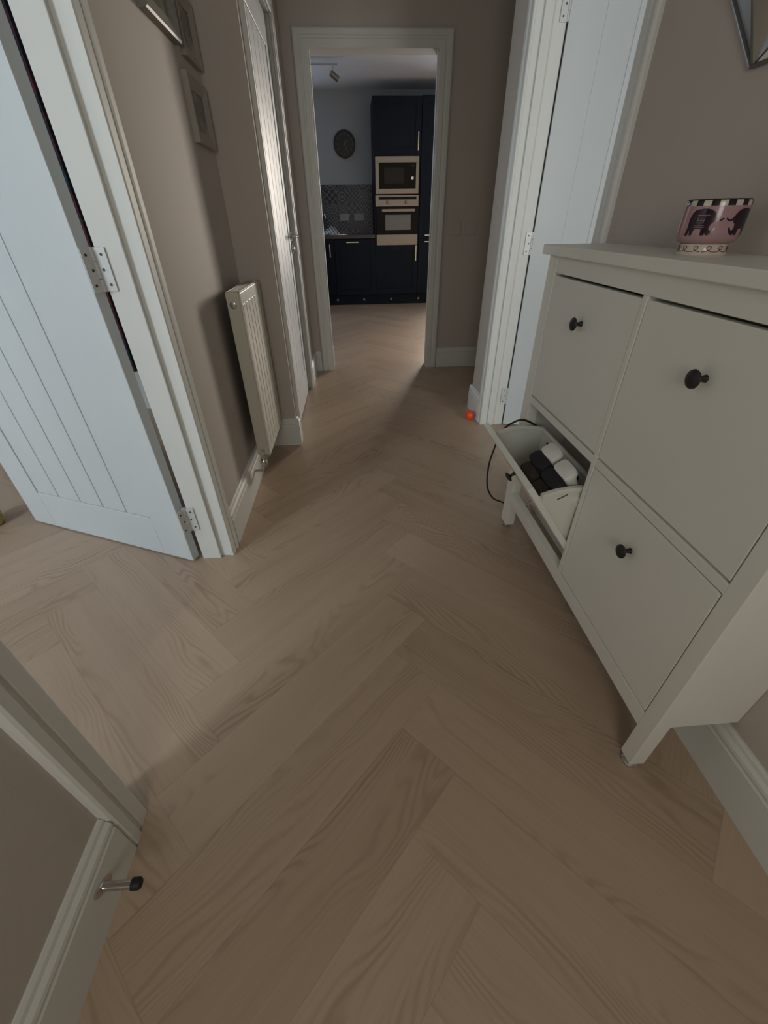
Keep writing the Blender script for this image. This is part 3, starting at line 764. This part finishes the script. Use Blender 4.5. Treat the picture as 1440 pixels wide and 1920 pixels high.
for i, (x, lab) in enumerate(((.815, 'greige wall switch nearer the kitchen door casing'), (.93, 'greige wall switch farther right of the kitchen doorway'))):
    s = tag(empty('light_switch', (x, 3.81, 1.04)), lab, 'switch', 'switches right of the kitchen doorway')
    MB().box(-.043, .043, -.008, 0, -.043, .043, .002).build('plate', SW, s)
    MB().box(-.008, .008, -.012, -.008, -.012, .012, .001).build('rocker', SW, s)

cu = MB(); rr = []
for j in range(2):
    z = (.30, 1.95)[j]; row = []
    for i in range(61):
        x = -1.95+i*.0183; row.append((x, 2.90+.03*math.sin(i*.9)+.01*math.sin(i*2.3), z))
    rr.append(row + [(p[0], p[1]+.006, p[2]) for p in row[::-1]])
cu.loft(rr); ct = tag(cu.build('curtain', CURT, smooth=True), 'dark patterned fabric seen through the gap behind the open left door', 'curtain')
cr = MB().tube([(-2.0, 2.93, 1.955), (-.80, 2.93, 1.955)], .012, 12); cr.build('curtain_rail', SCREW, ct, smooth=True)
for x in (-1.98, -.82): MB().box(x-.01, x+.01, 2.93, 3.0, 1.945, 1.965).build('rail_bracket', SCREW, ct)

# ================================================================= kitchen
KF, KW = 7.32, 7.90
def bar_handle(parent, p, horiz, L, m=BRASS):
    b = MB(); x, y, z = p
    if horiz: b.box(x-L/2, x+L/2, y-.034, y-.026, z-.006, z+.006, .001); [b.box(x+s*(L/2-.012)-.005, x+s*(L/2-.012)+.005, y-.028, y, z-.005, z+.005) for s in (-1, 1)]
    else: b.box(x-.006, x+.006, y-.034, y-.026, z-L/2, z+L/2, .001); [b.box(x-.005, x+.005, y-.028, y, z+s*(L/2-.012)-.005, z+s*(L/2-.012)+.005) for s in (-1, 1)]
    return b.build('handle', m, parent)
def shaker(parent, x0, x1, z0, z1, y=KF):
    b = MB(); t, f = .020, .075; g = .002
    x0 += g; x1 -= g; z0 += g; z1 -= g
    b.box(x0, x0+f, y-t, y, z0, z1).box(x1-f, x1, y-t, y, z0, z1).box(x0+f, x1-f, y-t, y, z0, z0+f).box(x0+f, x1-f, y-t, y, z1-f, z1).box(x0+f, x1-f, y-t+.008, y, z0+f, z1-f)
    return b.build('door', NAVY, parent, bevel=.0012)
def unit(name, x0, x1, z0, z1, label, cat='cabinet', group=None):
    u = tag(empty(name, (0, 0, 0)), label, cat, group)
    MB().box(x0, x1, KF, KW-.003, z0, z1).build('body', NAVY, u); return u
# base units left of the oven
u1 = unit('base_cabinet', -.232, .378, .145, .885, 'navy base cabinet with short brass handle, left of the oven tower')
d = shaker(u1, -.232, .378, .148, .880); bar_handle(d, (.040, KF-.020, .843), True, .18)
u2 = unit('base_cabinet', -.842, -.234, .145, .885, 'navy sink cabinet at the left, partly behind the kitchen door frame')
d = shaker(u2, -.842, -.234, .148, .880); bar_handle(d, (-.30, KF-.020, .74), False, .16)
u3 = unit('base_cabinet', -1.9, -.844, .145, .885, 'navy base cabinets in the left corner of the kitchen')
d = shaker(u3, -1.9, -1.372, .148, .880); d = shaker(u3, -1.372, -.844, .148, .880)
# oven tower
tw = tag(empty('oven_tower', (0, 0, 0)), 'tall navy cabinet housing the microwave and oven', 'cabinet')
b = MB().box(.378, .396, KF-.0, KW-.003, .145, 2.395).box(1.002, 1.020, KF, KW-.003, .145, 2.395).box(.396, 1.002, KF, KW-.003, 1.812, 2.395).box(.396, 1.002, KF, KW-.003, .145, .795).box(.396, 1.002, KF+.02, KW-.003, 1.392, 1.402).box(.396, 1.002, KW-.02, KW-.003, .795, 1.812)
b.build('body', NAVY, tw)
d = shaker(tw, .378, 1.020, 1.818, 2.395); bar_handle(d, (.980, KF-.020, 1.957), False, .19)
d = shaker(tw, .378, 1.020, .148, .795); bar_handle(d, (.985, KF-.020, .694), False, .20)
u5 = tag(empty('fridge_cabinet', (0, 0, 0)), 'tall navy cabinet with two horizontal brass handles at the right', 'cabinet')
MB().box(1.024, 1.66, KF, KW-.003, .145, 2.405).build('body', NAVY, u5)
d = shaker(u5, 1.024, 1.66, .148, .875); bar_handle(d, (1.205, KF-.020, .835), True, .19)
d = shaker(u5, 1.024, 1.66, .878, 2.405); bar_handle(d, (1.205, KF-.020, .915), True, .19)
pl = tag(empty('plinth', (0, 0, 0)), 'dark navy plinth with small round lights under the kitchen cabinets', 'plinth')
MB().box(-1.9, 1.66, KF+.045, KF+.063, 0, .143).build('board', NAVY, pl)
for x in (-.235, .185, .62, 1.058):
    o = MB().lathe([(0, 0), (.017, 0), (.017, -.005), (.012, -.008), (0, -.008)], (x, KF+.045, .07), 'y', 20).build('plinth_light', SOCK, pl, smooth=True)
# microwave
mw = tag(empty('microwave', (.70, KF, 1.402)), 'built in steel and black microwave in the tower', 'microwave')
ox = Vector((.70, KF, 1.402))
def kp_(b, name, m, par, off, **k):
    o = b.build(name, m, par, **k); o.location = -off; return o
b = MB().box(.398, 1.000, KF-.022, KF-.002, 1.744, 1.808).box(.398, 1.000, KF-.022, KF-.002, 1.404, 1.462).box(.398, .447, KF-.022, KF-.002, 1.462, 1.744).box(.960, 1.000, KF-.022, KF-.002, 1.462, 1.744)
kp_(b, 'frame', STEEL, mw, ox, bevel=.0015)
kp_(MB().box(.44, .965, KF-.020, KF+.35, 1.455, 1.75), 'door_glass', BLKGL, mw, ox)
kp_(MB().box(.520, .795, KF-.0215, KF-.018, 1.520, 1.690), 'window', MWGL, mw, ox)
kp_(MB().lathe([(0, 0), (.020, 0), (.018, -.016), (0, -.018)], (.912, KF-.020, 1.578), 'y', 24), 'dial', CHROME, mw, ox, smooth=True)
kp_(MB().box(.895, .940, KF-.0215, KF-.019, 1.698, 1.722), 'display', MWGL, mw, ox)
# oven
ov = tag(empty('oven', (.70, KF, .80)), 'built in steel and black oven below the microwave', 'oven'); ox = Vector((.70, KF, .80))
b = MB().box(.392, 1.006, KF-.024, KF-.002, 1.262, 1.390, .002); kp_(b, 'control_panel', STEEL, ov, ox)
kp_(MB().box(.44, .975, KF-.0255, KF-.022, 1.340, 1.372), 'display', BLKGL, ov, ox)
for x in (.567, .832):
    kp_(MB().lathe([(0, 0), (.023, 0), (.020, -.020), (.017, -.022), (0, -.022)], (x, KF-.024, 1.308), 'y', 24), 'knob', STEEL, ov, ox, smooth=True)
kp_(MB().box(.400, 1.000, KF-.024, KF+.40, .930, 1.258), 'door_glass', BLKGL, ov, ox)
kp_(MB().box(.530, .900, KF-.0255, KF-.023, .985, 1.165), 'window', OVGL, ov, ox)
b = MB().box(.480, .955, KF-.060, KF-.044, 1.200, 1.232, .003).box(.495, .515, KF-.046, KF-.022, 1.206, 1.226).box(.92, .94, KF-.046, KF-.022, 1.206, 1.226)
kp_(b, 'handle', STEEL, ov, ox)
kp_(MB().box(.400, 1.004, KF-.024, KF+.40, .798, .928, .002), 'lower_trim', STEEL, ov, ox)

wt = tag(MB().box(-1.9, .376, KF-.035, KW-.003, .887, .932).build('worktop', WTOP, bevel=.003), 'dark kitchen worktop running left from the oven tower', 'worktop')
sp = tag(MB().box(-1.9, .376, KW-.012, KW-.001, .934, 1.545).build('splashback', TILES), 'dark blue patchwork tiled splashback above the worktop', 'splashback')
for x, lab in ((-.062, 'grey double socket on the tiles, nearer the doorway edge'), (.163, 'grey double socket on the tiles, nearer the oven tower')):
    s = tag(empty('double_socket', (x, KW-.012, 1.15)), lab, 'socket', 'double sockets on the splashback')
    MB().box(-.073, .073, -.010, 0, -.043, .043, .002).build('plate', SOCK, s)
    [MB().box(q-.006, q+.006, -.014, -.010, .012, .028, .001).build('rocker', SOCK, s) for q in (-.03, .03)]
# sink, tap and cloth
sk = tag(empty('sink', (-.35, 7.60, .932)), 'steel sink and drainer set in the dark worktop', 'sink')
b = MB().box(-.45, .32, -.21, .21, .0, .004, .001).build('drainer', CHROME, sk)
for i in range(9): MB().box(-.02+i*.035, -.008+i*.035, -.16, .16, .004, .007).build('drainer_rib', CHROME, sk)
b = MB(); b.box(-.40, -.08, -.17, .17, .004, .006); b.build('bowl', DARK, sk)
tp = tag(empty('tap', (-.40, 7.80, .936)), 'chrome kitchen tap at the edge of the doorway view', 'tap')
MB().tube(spline([(0, 0, 0), (0, 0, .16), (.005, -.01, .24), (.03, -.06, .27), (.05, -.12, .24), (.055, -.135, .20)]), .012, 12).build('spout', CHROME, tp, smooth=True)
MB().tube([(.0, 0, .05), (.05, -.01, .06), (.085, -.015, .075)], .007, 10).build('lever', CHROME, tp, smooth=True)
def cloth():
    m, t, b = nt('striped_tea_towel'); N = NB(t)
    tc = t.nodes.new('ShaderNodeTexCoord'); sx = t.nodes.new('ShaderNodeSeparateXYZ'); t.links.new(tc.outputs['Object'], sx.inputs[0])
    s_ = N.m('SINE', N.m('MULTIPLY', N.m('ADD', sx.outputs[0], N.m('MULTIPLY', sx.outputs[2], .8)), 150))
    t.links.new(N.mix(N.sstep(s_, .35, .5), (.62, .64, .68), (.06, .09, .20)), b.inputs['Base Color']); b.inputs['Roughness'].default_value = .9
    g = MB(); n = 26; vs = []
    for i in range(n):
        row = []
        for j in range(n):
            x = (i/(n-1)-.5)*.24; y = (j/(n-1)-.5)*.20; r = math.hypot(x/.12, y/.10)
            z = .085*max(0, 1-r)**.8*(1+.3*math.sin(9*math.atan2(y, x+.01)+20*r))+.006+.006*math.sin(40*x)*math.cos(37*y)
            row.append(g.b.verts.new((x, y, max(z, .003))))
        vs.append(row)
    for i in range(n-1):
        for j in range(n-1): g.b.faces.new((vs[i][j], vs[i+1][j], vs[i+1][j+1], vs[i][j+1]))
    o = g.build('tea_towel', m, smooth=True, loc=(-.255, 7.40, .9395)); md = o.modifiers.new('s', 'SOLIDIFY'); md.thickness = .003
    return tag(o, 'crumpled white and blue tea towel on the worktop', 'towel')
cloth()
# clock
ck = tag(empty('wall_clock', (-.004, KW, 2.0)), 'round dark wall clock on the kitchen wall', 'clock')
MB().lathe([(0, 0), (.155, 0), (.155, -.030), (.150, -.036), (.142, -.036), (.138, -.022), (0, -.020)], axis='y', seg=64).build('rim', CLKR, ck, smooth=True)
MB().lathe([(0, -.020), (.139, -.022), (.139, -.0235), (0, -.0235)], axis='y', seg=64).build('face', CLKF, ck)
for k in range(12):
    L = .026 if k % 3 == 0 else .018
    MB().box(-.004, .004, -.0260, -.0235, .100, .100+L).xf(Matrix.Rotation(k*PI/6, 4, 'Y')).build('hour_marker', CLKM, ck)
for L, a, wd in ((.055, math.radians(38), .005), (.095, math.radians(155), .0035)):
    MB().box(-wd, wd, -.029, -.0265, -.012, L).xf(Matrix.Rotation(a, 4, 'Y')).build('hand', CLKM, ck)
# ceiling spotlight bar
sb = tag(empty('spotlight_bar', (-.06, 6.62, KC)), 'ceiling spotlight bar in the kitchen with steel heads', 'light')
MB().box(-.85, .02, -.012, .012, -.045, -.030, .002).build('bar', CHROME, sb)
MB().box(-.55, -.35, -.03, .03, -.032, 0, .003).build('canopy', CHROME, sb)
for x, tl in ((-.03, 62), (-.33, 30), (-.75, -40)):
    hd = MB().tube([(x, 0, -.04), (x, 0, -.115)], .006, 8).build('stem', CHROME, sb, smooth=True)
    h = MB().lathe([(0, -.05), (.024, -.05), (.028, -.045), (.030, .05), (.026, .052), (.024, .035), (0, .03)], seg=24)
    h.xf(Matrix.Translation((x+.01, -.02, -.135)) @ Matrix.Rotation(math.radians(20), 4, 'X') @ Matrix.Rotation(math.radians(tl+60), 4, 'Y'))
    h.build('spot_head', STEEL, sb, smooth=True)

bpy.context.view_layer.update()
